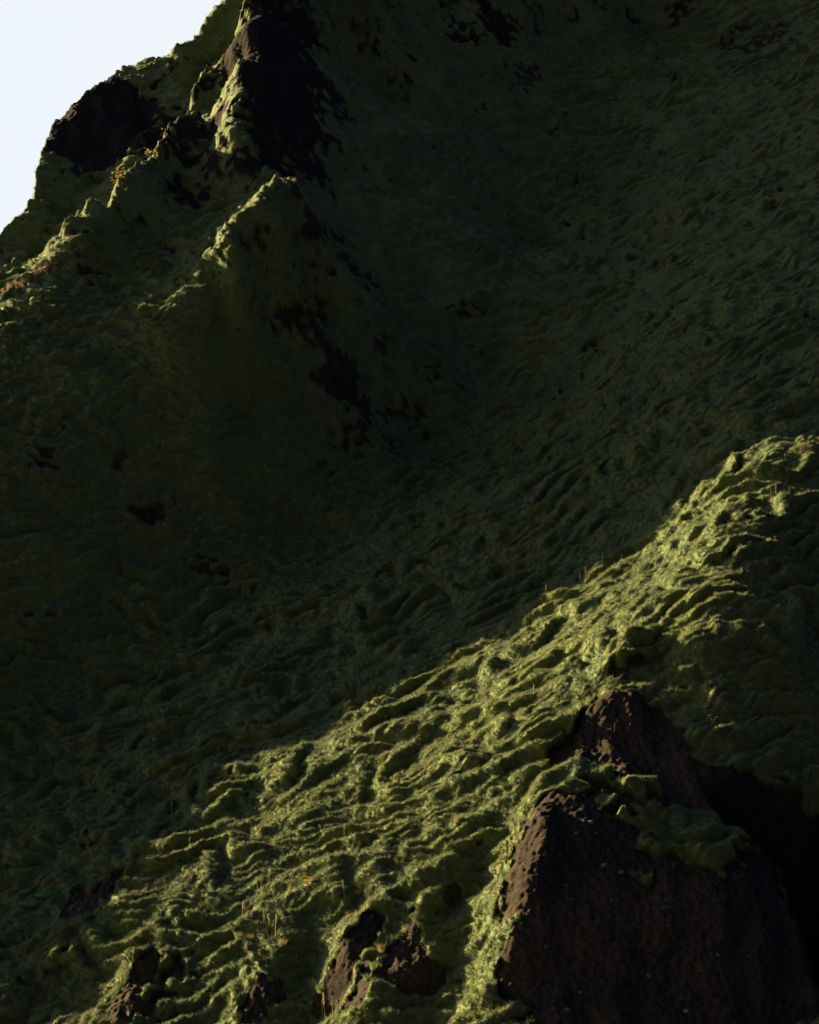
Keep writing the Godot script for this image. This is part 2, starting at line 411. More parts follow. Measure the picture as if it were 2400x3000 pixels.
func surface(u: float, v: float) -> Vector4:
	var h := base(u, v)
	var hu := (height(u + 0.3, v) - height(u - 0.3, v)) / 0.6
	var hv := (height(u, v + 0.3) - height(u, v - 0.3)) / 0.6
	var p := world(u, v, h)
	# how much the ground looks up: 0.64 on the plain slope
	var ny := (axis_n.y - hv * axis_v.y) / sqrt(1.0 + hu * hu + hv * hv)
	var wx := noise_b.get_noise_3d(p.x * 0.25, p.y * 0.25, p.z * 0.25)
	var wy := noise_b.get_noise_3d(p.x * 0.25 + 40.0, p.y * 0.25, p.z * 0.25)
	var patch := noise_c.get_noise_3d(p.x * 0.35, p.y * 0.5, p.z * 0.35)
	var fine_patch := noise_c.get_noise_3d(p.x * 1.6, p.y * 2.2, p.z * 1.6)
	var steep := smoothstep(0.26, 0.10, ny) * lerpf(1.0, 0.25, smoothstep(-2.0, 6.0, v))
	var earth := bare(u, v, steep) + patch * 0.45 + fine_patch * 0.35
	earth = smoothstep(0.42, 0.62, earth)
	# treads of turf run along the contours, dipping to the left: a lip that hangs over, a dark riser under it
	var dip := lerpf(0.10, 0.22, smoothstep(-8.0, 4.0, u + 0.2 * v))
	var x := p.x + wx * 1.0
	var y := p.y - dip * p.x
	var z := p.z
	var ragged := noise_c.get_noise_3d(p.x * 0.75, p.y * 0.8 + 12.0, p.z * 0.75)
	var level := y * 1.15 + wy * 1.2 + ragged * 0.34
	var strong := clampf(0.6 + 0.9 * noise_b.get_noise_3d(p.x * 0.35 + 17.0, p.y * 0.6, p.z * 0.35), 0.2, 1.0) * lerpf(1.0, 0.6, smoothstep(-13.0, -18.0, v) * smoothstep(5.0, 0.0, u)) * lerpf(0.5, 1.0, smoothstep(0.05, 0.42, ny))
	var level_b := y * 2.9 + wx * 1.8 - ragged * 0.8 + 0.4
	var strong_b := clampf(0.5 + 1.0 * noise_a.get_noise_3d(p.x * 0.8, p.y * 1.2 + 31.0, p.z * 0.8), 0.0, 1.0)
	var big := noise_a.get_noise_3d(x * 0.2, y * 0.4, z * 0.2)
	var lump := noise_b.get_noise_3d(p.x * 1.0 + wy, p.y * 1.3 + 3.0, p.z * 1.0)
	var small := puff(noise_a.get_noise_3d(x * 2.2, y * 3.2 + 5.0, z * 2.2), 0.15)
	var tiny := noise_a.get_noise_3d(x * 6.0, y * 8.0, z * 6.0)
	var near := 1.0 - smoothstep(0.0, 12.0, v)
	var moss := 0.25 + big * 0.25 + fold(level) * strong * lerpf(0.44, 0.56, near) * lerpf(1.0, 0.4, smoothstep(14.0, 26.0, v) * smoothstep(6.0, -4.0, u)) + fold(level_b) * strong_b * lerpf(0.27, 0.17, near) + lump * lerpf(0.06, 0.12, near) + small * 0.10 + tiny * 0.012
	# earth: runnels down the fall line and grit
	var runnel := noise_c.get_noise_3d(p.x * 0.9, p.y * 0.4, p.z * 0.9) * 0.22 + noise_c.get_noise_3d(p.x * 3.0, p.y * 2.2, p.z * 3.0) * 0.05
	var grit := noise_a.get_noise_3d(p.x * 11.0, p.y * 9.0, p.z * 11.0) * 0.03 + noise_c.get_noise_3d(p.x * 5.0, p.y * 5.0, p.z * 5.0) * 0.06
	var soil := runnel + grit + lerpf(0.36, 0.28, near)
	var d := lerpf(moss, soil, earth)
	# moss bulges outwards and hangs over its lower edge
	var lean := lerpf(0.22, 0.0, earth)
	var q := p + (axis_n - axis_v * lean).normalized() * d
	return Vector4(q.x, q.y, q.z, earth)


func fold(level: float) -> float:
	# one turf step going up: a long steep riser that swells outwards, a round lip, a short tread
	var t := level - floorf(level)
	return 0.5 - 0.5 * cos(TAU * pow(t, 0.78))


func puff(n: float, round_off: float) -> float:
	# rounded bumps with soft creases between them
	return sqrt(n * n + round_off * round_off) - round_off


func half_width(v: float) -> float:
	return 14.8 + (v + 27.0) * 0.176


func moss_colour(p: Vector3, earth: float) -> Color:
	var a := noise_c.get_noise_3d(p.x * 0.3 + 70.0, p.y * 0.3, p.z * 0.3)
	var b := noise_c.get_noise_3d(p.x * 1.3, p.y * 1.3 + 30.0, p.z * 1.3)
	var c := noise_a.get_noise_3d(p.x * 6.0, p.y * 6.0, p.z * 6.0)
	var green := Color(0.069, 0.094, 0.032)
	var yellow := Color(0.101, 0.119, 0.032)
	var brown := Color(0.075, 0.062, 0.030)
	var moss := green.lerp(yellow, clampf(0.5 + a * 0.7 + b * 0.4, 0.0, 1.0))
	moss = moss.lerp(brown, clampf(b * 0.9 + c * 0.5 - 0.25, 0.0, 0.7))
	moss = moss * (1.0 + 0.14 * c)
	var soil := Color(0.042, 0.028, 0.018).lerp(Color(0.026, 0.020, 0.015), clampf(0.5 + a + b * 0.5, 0.0, 1.0)) * (1.0 + 0.4 * c)
	# the crags high up and the ravine are near black rock
	if p.y > 36.0 and p.x < 6.0 or p.x > 8.4 and p.y < 12.0:
		soil = soil.lerp(Color(0.017, 0.014, 0.012), 0.8)
	return moss.lerp(soil, earth)


# the upper edge of the spur in the slope frame: u, v
const SPUR_EDGE := [-8, -9.8, -6.4, -9.9, -4.2, -9.6, -2.3, -8.8, -0.2, -7.9, 1.2, -6.9, 2.7, -6.4, 3.9, -5.8, 5.3, -5.3, 6.5, -5, 7.9, -4.7, 8.6, -3.9, 9.5, -3, 10.3, -2.1, 11.2, -1, 13.2, -0.9]


func on_spur(u: float, v: float) -> bool:
	if u < SPUR_EDGE[0]:
		return v < -14.5 and u > -9.5
	for i in range(2, SPUR_EDGE.size(), 2):
		if u < SPUR_EDGE[i]:
			var t: float = (u - SPUR_EDGE[i - 2]) / (SPUR_EDGE[i] - SPUR_EDGE[i - 2])
			return v < lerpf(SPUR_EDGE[i - 1], SPUR_EDGE[i + 1], t)
	return v < SPUR_EDGE[-1]


func build_terrain() -> void:
	var v := -27.0
	while v < 57.0:
		row_v.append(v)
		v += lerpf(0.044, 0.088, clampf((v + 27.0) / 80.0, 0.0, 1.0))
	var rows := in_rows(row_v.size(), surface_row).duplicate()
	stage("surface %d x %d" % [COLS + 1, row_v.size()])
	var wide := COLS + 1
	var points := PackedVector3Array()
	var earth := PackedFloat32Array()
	for r in rows:
		points.append_array(r[0])
		earth.append_array(r[1])
	grid_points = points
	grid_earth = earth
	var tinted := in_rows(row_v.size(), tint_row).duplicate()
	var normals := PackedVector3Array()
	var colours := PackedColorArray()
	for r in tinted:
		normals.append_array(r[0])
		colours.append_array(r[1])
	grid_normals = normals
	stage("normals and colours")
	var hidden := PackedByteArray()
	for r in rows:
		hidden.append_array(r[2])
	var index := [PackedInt32Array(), PackedInt32Array(), PackedInt32Array(), PackedInt32Array()]
	for j in row_v.size() - 1:
		for i in COLS:
			var k := j * wide + i
			if hidden[j * wide + i] == 1:
				continue
			var kind := 0
			if earth[k] + earth[k + wide + 1] > 1.0:
				kind = 1 if row_v[j] < 6.0 else 2
			elif row_v[j] < 6.0 and on_spur((2.0 * i / COLS - 1.0) * half_width(row_v[j]), row_v[j]):
				kind = 3
			var ix: PackedInt32Array = index[kind]
			ix.append(k)
			ix.append(k + wide)
			ix.append(k + 1)
			ix.append(k + 1)
			ix.append(k + wide)
			ix.append(k + wide + 1)
			index[kind] = ix
	stage("faces")
	var names := ["hillside", "earth_cliff", "rock_crag", "spur"]
	for n in 4:
		add_sheet(names[n], points, normals, colours, index[n])


var grid_points := PackedVector3Array()
var grid_normals := PackedVector3Array()
var grid_earth := PackedFloat32Array()
var ground_material: StandardMaterial3D
var leaf_material: StandardMaterial3D
var earth_material: StandardMaterial3D


func tint_row(j: int) -> void:
	var wide := COLS + 1
	var last := row_v.size() - 1
	var out := PackedVector3Array()
	var tint := PackedColorArray()
	out.resize(wide)
	tint.resize(wide)
	for i in wide:
		var k := j * wide + i
		var du := grid_points[k + (1 if i < COLS else 0)] - grid_points[k - (1 if i > 0 else 0)]
		var dv := grid_points[k + (wide if j < last else 0)] - grid_points[k - (wide if j > 0 else 0)]
		out[i] = du.cross(dv).normalized()
		tint[i] = moss_colour(grid_points[k], grid_earth[k])
	slots[j] = [out, tint]


func add_sheet(called: String, points: PackedVector3Array, normals: PackedVector3Array, colours: PackedColorArray, index: PackedInt32Array) -> void:
	var place := PackedInt32Array()
	place.resize(points.size())
	place.fill(-1)
	var p := PackedVector3Array()
	var n := PackedVector3Array()
	var c := PackedColorArray()
	for i in index.size():
		var k := index[i]
		if place[k] < 0:
			place[k] = p.size()
			p.append(points[k])
			n.append(normals[k])
			c.append(colours[k])
		index[i] = place[k]
	var arrays := []
	arrays.resize(Mesh.ARRAY_MAX)
	arrays[Mesh.ARRAY_VERTEX] = p
	arrays[Mesh.ARRAY_NORMAL] = n
	arrays[Mesh.ARRAY_COLOR] = c
	arrays[Mesh.ARRAY_INDEX] = index
	var mesh := ArrayMesh.new()
	mesh.add_surface_from_arrays(Mesh.PRIMITIVE_TRIANGLES, arrays)
	mesh.surface_set_material(0, earth_material if called in ["earth_cliff", "rock_crag"] else ground_material)
	var o := MeshInstance3D.new()
	o.name = called
	o.mesh = mesh
	o.set_meta("kind", "structure")
	add_child(o, true)


func spike(st: SurfaceTool, base: Vector3, tip: Vector3, radius: float, sides := 4) -> void:
	# one slender leaf as a closed cone, soft normals
	var along := (tip - base).normalized()
	var a := along.cross(Vector3(0.3, 0.2, 0.9)).normalized()
	var b := along.cross(a)
	for i in sides:
		var f := TAU * i / sides
		var g := TAU * (i + 1) / sides
		var n := a * cos(f) + b * sin(f)
		var m := a * cos(g) + b * sin(g)
		st.set_normal((m + along * 0.5).normalized())
		st.add_vertex(base + m * radius)
		st.set_normal((n + along * 0.5).normalized())
		st.add_vertex(base + n * radius)
		st.set_normal((n + m + along * 1.5).normalized())
		st.add_vertex(tip)


func tuft_mesh(count: int, reach: float, tall: float, radius: float, seed_number: int) -> ArrayMesh:
	var r := RandomNumberGenerator.new()
	r.seed = seed_number
	var st := SurfaceTool.new()
	st.begin(Mesh.PRIMITIVE_TRIANGLES)
	for i in count:
		var a := TAU * (i + r.randf()) / count
		var out := Vector3(cos(a), 0, sin(a))
		var from := out * reach * sqrt(r.randf()) * 0.75
		var to := from + out * reach * r.randf_range(0.0, 0.6) + Vector3.UP * tall * r.randf_range(0.5, 1.0)
		spike(st, from - Vector3.UP * tall * 0.3, to, radius * r.randf_range(0.7, 1.3))
	return st.commit()


func tuft_row(j: int) -> void:
	var r := RandomNumberGenerator.new()
	r.seed = 1000 + j
	var out := PackedFloat32Array()
	var wide := COLS + 1
	var near := 1.0 - smoothstep(2.0, 18.0, row_v[j])
	var chance := lerpf(0.03, 0.5, near)
	var size := lerpf(1.4, 1.0, near)
	for i in COLS:
		if r.randf() > chance:
			continue
		var k := j * wide + i
		if grid_earth[k] > 0.35 + 0.5 * r.randf():
			continue
		var p := grid_points[k].lerp(grid_points[k + 1], r.randf())
		var up := (grid_normals[k] + Vector3(r.randf_range(-0.4, 0.4), 0.35 + r.randf_range(-0.3, 0.3), r.randf_range(-0.4, 0.4))).normalized()
		var x := up.cross(Vector3(sin(r.randf() * TAU), 0.3, cos(r.randf() * TAU))).normalized()
		var s := size * r.randf_range(0.6, 1.35)
		var b := Basis(x * s, up * s * r.randf_range(0.7, 1.4), x.cross(up) * s)
		var c := moss_colour(p, 0.0) * r.randf_range(0.6, 1.5)
		out.append_array(PackedFloat32Array([b.x.x, b.y.x, b.z.x, p.x, b.x.y, b.y.y, b.z.y, p.y, b.x.z, b.y.z, b.z.z, p.z, c.r, c.g, c.b, 1.0]))
	slots[j] = out


func scatter(called: String, label: String, category: String, mesh: Mesh, buffer: PackedFloat32Array) -> void:
	var many := MultiMesh.new()
	many.transform_format = MultiMesh.TRANSFORM_3D
	many.use_colors = true
	many.mesh = mesh
	many.instance_count = buffer.size() / 16
	many.buffer = buffer
	var o := MultiMeshInstance3D.new()
	o.name = called
	o.multimesh = many
	o.set_meta("kind", "stuff")
	o.set_meta("label", label)
	o.set_meta("category", category)
	add_child(o)
	stage("%s %d" % [called, many.instance_count])


func build_moss() -> void:
	var buffer := PackedFloat32Array()
	for r in in_rows(row_v.size() - 1, tuft_row):
		buffer.append_array(r)
	var mesh := tuft_mesh(9, 0.06, 0.052, 0.011, 5)
	mesh.surface_set_material(0, leaf_material)
	scatter("moss", "short yellow green moss covering the mountainside", "moss", mesh, buffer)
	buffer = PackedFloat32Array()
	for r in in_rows(row_v.size() - 1, grass_row):
		buffer.append_array(r)
	mesh = clump_mesh(7, 0.10, 0.16, 0.0035, 9)
	mesh.surface_set_material(0, leaf_material)
	scatter("grass", "thin loose grass standing out of the moss folds", "grass", mesh, buffer)


func curved_spike(st: SurfaceTool, base: Vector3, bend: Vector3, tip: Vector3, radius: float) -> void:
	# a grass blade: three sides, two lengths
	var ring := []
	for q in [[base, radius, bend - base], [bend, radius * 0.75, tip - base]]:
		var along: Vector3 = q[2].normalized()
		var a := along.cross(Vector3(0.31, 0.17, 0.93)).normalized()
		var b := along.cross(a)
		for i in 3:
			var n := a * cos(TAU * i / 3.0) + b * sin(TAU * i / 3.0)
			ring.append([q[0] + n * q[1], (n + Vector3.UP * 0.4).normalized()])
	for i in 3:
		var k := (i + 1) % 3
		for c in [ring[k], ring[i], ring[3 + i], ring[k], ring[3 + i], ring[3 + k], ring[3 + k], ring[3 + i], [tip, (ring[3 + i][1] + ring[3 + k][1]).normalized()]]:
			st.set_normal(c[1])
			st.add_vertex(c[0])


func clump_mesh(count: int, reach: float, tall: float, radius: float, seed_number: int) -> ArrayMesh:
	var r := RandomNumberGenerator.new()
	r.seed = seed_number
	var st := SurfaceTool.new()
	st.begin(Mesh.PRIMITIVE_TRIANGLES)
	for i in count:
		var a := TAU * (i + r.randf()) / count
		var out := Vector3(cos(a), 0, sin(a))
		var from := out * reach * 0.35 * r.randf()
		var high := tall * r.randf_range(0.5, 1.0)
		var bend := from + out * reach * r.randf_range(0.1, 0.35) + Vector3.UP * high * 0.65
		var tip := bend + out * reach * r.randf_range(0.2, 0.7) + Vector3.UP * high * r.randf_range(0.05, 0.4)
		curved_spike(st, from - Vector3.UP * 0.04, bend, tip, radius * r.randf_range(0.8, 1.2))
	return st.commit()


func grass_row(j: int) -> void:
	var r := RandomNumberGenerator.new()
	r.seed = 90000 + j
	var out := PackedFloat32Array()
	var wide := COLS + 1
	var chance := lerpf(0.02, 0.09, 1.0 - smoothstep(0.0, 14.0, row_v[j]))
	for i in COLS:
		if r.randf() > chance:
			continue
		var k := j * wide + i
		var p := grid_points[k]
		var many := noise_c.get_noise_3d(p.x * 0.5, p.y * 0.5 + 80.0, p.z * 0.5)
		if many < r.randf_range(-0.7, 0.5) or grid_earth[k] > 0.9:
			continue
		var up := (grid_normals[k] * 0.35 + Vector3(r.randf_range(-0.3, 0.3), 1.0, r.randf_range(-0.3, 0.3))).normalized()
		var x := up.cross(Vector3(sin(r.randf() * TAU), 0.2, cos(r.randf() * TAU))).normalized()
		var s := r.randf_range(0.6, 1.3)
		var b := Basis(x * s, up * s, x.cross(up) * s)
		var c := Color(0.085, 0.105, 0.030).lerp(Color(0.16, 0.12, 0.055), r.randf() * r.randf())
		out.append_array(PackedFloat32Array([b.x.x, b.y.x, b.z.x, p.x, b.x.y, b.y.y, b.z.y, p.y, b.x.z, b.y.z, b.z.z, p.z, c.r, c.g, c.b, 1.0]))
	slots[j] = out


func build_surroundings() -> void:
	# the rest of the mountain, outside the picture: the ridge that shades the hollow, the summit slope, the far side
	var points := PackedVector3Array()
	var colours := PackedColorArray()
	var index := PackedInt32Array()
	var step := 2
	var wide := NU / step + 1
	var high := NV / step + 1
	for j in high:
		for i in wide:
			var u := U0 + mini(i * step, NU - 1) * CELL
			var v := V0 + mini(j * step, NV - 1) * CELL
			var inside := v > -26.9 and v < 56.9 and absf(u) < half_width(v) - 0.1
			var h := base(u, v)
			var p := world(u, v, h)
			if inside:
				p -= axis_n * 0.3
			else:
				p += axis_n * (absf(noise_a.get_noise_3d(p.x * 0.22, p.y * 0.6, p.z * 0.22)) * 0.75 - 0.05)
			points.append(p)
			colours.append(Color(0.08, 0.095, 0.024))
	for j in high - 1:
		for i in wide - 1:
			var u := U0 + (i + 0.5) * step * CELL
			var v := V0 + (j + 0.5) * step * CELL
			if v > -26.0 and v < 56.0 and absf(u) < half_width(v) - 1.0:
				continue
			if v > 20.0 and u < 0.0 and line_distance(Vector2(u, v), SKYLINE, false) < -7.5:
				continue
			var k := j * wide + i
			index.append_array(PackedInt32Array([k, k + wide, k + 1, k + 1, k + wide, k + wide + 1]))
	var normals := PackedVector3Array()
	normals.resize(points.size())
	for j in high:
		for i in wide:
			var k := j * wide + i
			var du := points[k + (1 if i < wide - 1 else 0)] - points[k - (1 if i > 0 else 0)]
			var dv := points[k + (wide if j < high - 1 else 0)] - points[k - (wide if j > 0 else 0)]
			normals[k] = du.cross(dv).normalized()
	add_sheet("mountain_ridge", points, normals, colours, index)
	var ground := MeshInstance3D.new()
	ground.name = "ground"
	var plane := PlaneMesh.new()
	plane.size = Vector2(5000, 5000)
	ground.mesh = plane
	ground.position = Vector3(0, -0.6, 0)
	var sand := StandardMaterial3D.new()
	sand.albedo_color = Color(0.020, 0.020, 0.021).linear_to_srgb()
	sand.roughness = 0.95
	ground.material_override = sand
	ground.set_meta("kind", "structure")
	add_child(ground)


# ---------------------------------------------------------------- single plants and stones
# places: u, v in the slope frame, then size in metres
const STALKS_SHADE := [12.54, -4.25, 0.34,  13.06, -4.19, 0.42,  13.17, -4.08, 0.5,  13.59, -4.22, 0.6,  11.8, -6.58, 0.42,  12.3, -6.44, 0.4,  11.69, -6.39, 0.3,  12.32, -7.55, 0.4,  11.41, -7.94, 0.32,  11.24, -9.57, 0.5,  11.67, -9.42, 0.55,  11.9, -9.59, 0.4,  12.27, -9.04, 0.36,  11.43, -10.39, 0.34,  11.72, -10.38, 0.34,  12.27, -9.94, 0.46,  12.52, -9.74, 0.42,  10.67, -10.95, 0.3,  10.45, -11.1, 0.34,  11.81, -11.54, 0.4,  12.39, -11.19, 0.34,  11.17, -12.69, 0.36]
const STALKS_CREST := [12.01, -1.87, 0.4,  11.39, -1.84, 0.25,  10.4, -2.57, 0.36,  9.97, -2.53, 0.45,  9.77, -2.47, 0.5,  9.63, -2.52, 0.4,  9.38, -2.76, 0.42,  9.05, -2.91, 0.4,  8.6, -3.65, 0.3,  7.16, -5.34, 0.3,  6.79, -5.17, 0.45,  6.5, -5.32, 0.35,  5.94, -5.89, 0.5,  5.77, -5.89, 0.4,  5.06, -6.27, 0.35,  4.57, -6.35, 0.4,  4.31, -6.49, 0.3,  3.68, -6.67, 0.5,  3.11, -6.76, 0.35,  2, -7.23, 0.4,  1.79, -7.13, 0.35,  1.61, -7.09, 0.3,  0.92, -7.49, 0.4,  0.74, -8.04, 0.4,  0.57, -8.01, 0.35,  -2.14, -9.63, 0.35,  -2.42, -9.59, 0.3,  -5.6, -10.56, 0.3,  -6.3, -10.39, 0.35]
const STALKS_LEFT := [-10.22, -11.99, 0.36,  -10.11, -11.88, 0.4,  -9.8, -8.55, 0.5,  -9.58, -8.73, 0.4,  -9.17, -13.13, 0.4,  -8.91, -14.24, 0.4,  -10.96, -12.07, 0.35,  -10.59, -12.14, 0.4,  -10.39, -12.08, 0.35,  -8.8, -12.66, 0.5,  -7.63, -12.73, 0.55,  -7.24, -12.46, 0.45,  -7.11, -12.47, 0.5,  -6.81, -12.82, 0.35,  -11.24, -11.72, 0.3,  -12.45, -12.15, 0.3]
const STALKS_BANK := [-4.78, -19.01, 0.5,  -4.71, -19.02, 0.4,  -4.14, -19.52, 0.55,  -4.09, -19.48, 0.4,  -3.79, -19.93, 0.6,  -3.18, -20.52, 0.6,  -2.39, -22.39, 0.5,  -2.29, -22.48, 0.6,  -2.09, -22.68, 0.5,  -1.92, -23.11, 0.45,  -7.47, -18.71, 0.3,  -4.43, -17.91, 0.5,  -4.35, -17.75, 0.4,  -3.44, -18.68, 0.4,  -1.82, -19.45, 0.5,  -0.95, -19.96, 0.35,  0.95, -19.64, 0.4,  -1.9, -17, 0.4,  -0.5, -15.97, 0.45,  0.4, -15.53, 0.4,  1.33, -14.48, 0.35,  2.45, -14.41, 0.35,  3.69, -13.68, 0.4,  4.78, -11.74, 0.3,  -1.96, -15.22, 0.35,  -3.46, -16.38, 0.3,  -6.71, -15.27, 0.3,  -5.91, -14.66, 0.35,  -2.86, -13.69, 0.3,  -0.76, -11.45, 0.3]
const STALKS_LEDGE := [7.03, -14.83, 0.45,  7.15, -14.86, 0.55,  7.2, -14.84, 0.4,  7.65, -14.92, 0.35,  5.77, -16.81, 0.35]
const STALKS_LIP := [8.69, -14.66, 0.4,  8.77, -14.67, 0.5,  8.85, -14.65, 0.4,  8.65, -12.18, 0.35,  8.73, -10.06, 0.3]
const RUSSET := [-16.46, 11.22, 0.4,  -16.21, 11.27, 0.45,  -15.92, 11.42, 0.5,  -15.65, 11.52, 0.4,  -15.35, 11.68, 0.5,  -15.12, 11.77, 0.55,  -14.92, 11.95, 0.5,  -14.68, 12.11, 0.6,  -14.49, 12.2, 0.5,  -14.25, 12.35, 0.5,  -14.03, 12.56, 0.5,  -13.83, 12.77, 0.4,  -13.63, 12.94, 0.35]
const RIM_GRASS := [-6.35, 11.34, 0.5,  -6.18, 11.52, 0.6,  -6.02, 11.69, 0.5,  -5.89, 11.77, 0.45,  -5.69, 11.94, 0.4,  -4.77, 16.01, 0.4,  -4.84, 15.68, 0.4]
const CLUMPS := [-0.75, -21.53, 0.5,  -0.96, -22.35, 0.45,  -0.47, -21.45, 0.5,  -1.14, -22.6, 0.4,  -1.36, -19.06, 0.45,  -1.45, -19.33, 0.4,  0.05, -19.7, 0.45,  -0.1, -18.59, 0.5,  -0.29, -18.79, 0.5,  2.33, -17.41, 0.4,  2.67, -17.41, 0.45,  3, -17.38, 0.4,  1.35, -18.22, 0.4,  1.95, -19.35, 0.4,  2.56, -20.94, 0.45,  -3.26, -20.38, 0.4,  -3.55, -20.3, 0.45,  -3.83, -20.48, 0.4,  -4.02, -20.62, 0.35,  -4.9, -19.46, 0.4,  -4.54, -19.62, 0.35,  -2.6, -21.47, 0.5,  -2.45, -21.79, 0.45,  1.19, -22.66, 0.35,  2.59, -20.44, 0.4,  1.69, -23.83, 0.35,  1.94, -24.1, 0.3,  1.52, -23.62, 0.3]
const AUTUMN := [-2.89, -18.67, 0.34,  -2.72, -18.72, 0.26,  -5.74, -19.88, 0.3,  -5.98, -20.04, 0.22,  0.05, -21.5, 0.22,  1.76, -17.23, 0.2,  -1.67, -20.22, 0.2,  -11.24, 19.23, 0.5,  -12.33, 16.58, 0.55,  -12.25, 16.86, 0.45,  -11.2, 23.5, 0.4,  -16.26, 16.79, 0.5]
const HERBS := [-0.26, -21.49, 0.3,  -0.47, -21.43, 0.25,  2.77, -20.29, 0.3,  2.52, -19.95, 0.28,  2.18, -19.59, 0.25,  8.48, -16.65, 0.3,  7.81, -19.61, 0.35,  8.22, -21.41, 0.35,  7.97, -21.56, 0.3,  7.4, -19.9, 0.3,  6.59, -22.94, 0.35,  6.9, -22.98, 0.3,  6.08, -22.42, 0.3,  6.73, -22.28, 0.35,  8.21, -21.96, 0.3,  8.73, -21.38, 0.3,  4.84, -23.79, 0.3,  4.6, -23.25, 0.25,  8.89, -23.39, 0.3,  7.62, -23.69, 0.3,  2.99, -23.96, 0.25,  5.75, -20.61, 0.3,  5.18, -21.02, 0.3,  9.41, -20.34, 0.25]
const CUSHIONS := [-11.71, -15.01, 0.5,  -11.29, -14.89, 0.4]
const STONES := [4.86, -20.14, 0.16,  4.47, -20.41, 0.12,  4.98, -20.39, 0.1,  5.17, -21.11, 0.14,  3.98, -21.04, 0.1,  4.14, -21.73, 0.12,  5.3, -22.04, 0.12,  4.25, -22.11, 0.1,  5.61, -21.33, 0.14,  3.32, -22.86, 0.09,  3.53, -23.38, 0.12,  6.18, -23.67, 0.12,  8.02, -23.12, 0.12,  4.38, -24.19, 0.1,  4.01, -24.69, 0.14,  7.12, -24.41, 0.12,  -7.92, -21.25, 0.12,  -9.09, -16.27, 0.12,  -9.39, -16.45, 0.1,  -9.66, -16.82, 0.12,  -8.9, -16.05, 0.09,  -10.19, -16.15, 0.1,  6.11, -14.31, 0.1,  4.75, -19.07, 0.1,  5.57, -19.28, 0.12,  6.1, -18.66, 0.1]

var taken := {}


func numbered(called: String) -> String:
	var n: int = taken.get(called, -1) + 1
	taken[called] = n
	return called if n == 0 else "%s_%03d" % [called, n]


func thing(called: String, label: String, category: String, at: Vector3, group := "") -> Node3D:
	var o := Node3D.new()
	o.name = numbered(called)
	o.position = at
	o.set_meta("label", label)
	o.set_meta("category", category)
	if group:
		o.set_meta("group", group)
	add_child(o)
	return o


func part(called: String, mesh: Mesh, material: Material, parent: Node3D, place := Transform3D()) -> MeshInstance3D:
	var o := MeshInstance3D.new()
	o.name = called
	o.mesh = mesh
	o.material_override = material
	o.transform = place
	parent.add_child(o, true)
	return o


func foot(u: float, v: float) -> Vector3:
	var e := surface(u, v)
	return Vector3(e.x, e.y, e.z)


func plain(r: float, g: float, b: float, through := 0.0) -> StandardMaterial3D:
	var m := StandardMaterial3D.new()
	m.albedo_color = Color(r, g, b).linear_to_srgb()
	m.roughness = 0.85
	m.metallic_specular = 0.3
	if through > 0.0:
		m.backlight_enabled = true
		m.backlight = Color(through, through, through * 0.5)
	return m


func stem_mesh(seed_number: int) -> ArrayMesh:
	# one metre tall, slightly crooked, five sides
	var r := RandomNumberGenerator.new()
	r.seed = seed_number
	var st := SurfaceTool.new()
	st.begin(Mesh.PRIMITIVE_TRIANGLES)
	var at := Vector3(0, -0.08, 0)
	var lean := Vector3(r.randf_range(-0.12, 0.12), 0, r.randf_range(-0.12, 0.12))
	var rings := []
	for k in 6:
		var ring := []
		for i in 5:
			var n := Vector3(cos(TAU * i / 5.0), 0, sin(TAU * i / 5.0))
			ring.append([at + n * lerpf(0.024, 0.011, k / 5.0), n])
		rings.append(ring)
		at += Vector3(0, 0.216, 0) + lean * (0.2 + 0.3 * k) * 0.3 + Vector3(r.randf_range(-0.01, 0.01), 0, r.randf_range(-0.01, 0.01))
	for k in 5:
		for i in 5:
			var l := (i + 1) % 5
			for c in [rings[k][i], rings[k][l], rings[k + 1][i], rings[k + 1][i], rings[k][l], rings[k + 1][l]]:
				st.set_normal(c[1])
				st.add_vertex(c[0])
	return st.commit()


func head_mesh(seed_number: int, dense: int) -> ArrayMesh:
	# seed lumps round the top third of a one metre stem
	var r := RandomNumberGenerator.new()
	r.seed = seed_number
	var st := SurfaceTool.new()
	st.begin(Mesh.PRIMITIVE_TRIANGLES)
	spike(st, Vector3(0, 0.6, 0), Vector3(0, 1.14, 0), 0.022, 5)
	for i in dense:
		var y := r.randf_range(0.68, 1.06)
		var a := r.randf() * TAU
		var out := Vector3(cos(a), 0.6, sin(a)).normalized()
		var from := Vector3(0, y, 0)
		spike(st, from + out * 0.005, from + out * r.randf_range(0.05, 0.10), 0.022, 5)
	return st.commit()


func leaf_mesh(long: float, wide: float) -> ArrayMesh:
	# a pointed leaf with a fold along its rib and a little thickness, growing along +z
	var st := SurfaceTool.new()
	st.begin(Mesh.PRIMITIVE_TRIANGLES)
	st.set_smooth_group(-1)
	var rib := []
	var edge := []
	for k in 5:
		var t := k / 4.0
		var droop := -0.25 * long * t * t
		rib.append(Vector3(0, droop - 0.06 * wide, long * t))
		edge.append(wide * 0.5 * sin(PI * pow(t, 0.8)))
	for side in [-1.0, 1.0]:
		for k in 4:
			var a: Vector3 = rib[k]
			var b: Vector3 = rib[k + 1]
			var c := a + Vector3(side * edge[k], 0.12 * wide, 0)
			var d := b + Vector3(side * edge[k + 1], 0.12 * wide, 0)
			var corners := [a, b, c, c, b, d] if side > 0.0 else [a, c, b, b, c, d]
			for p in corners:
				st.add_vertex(p)
	st.generate_normals()
	return st.commit()


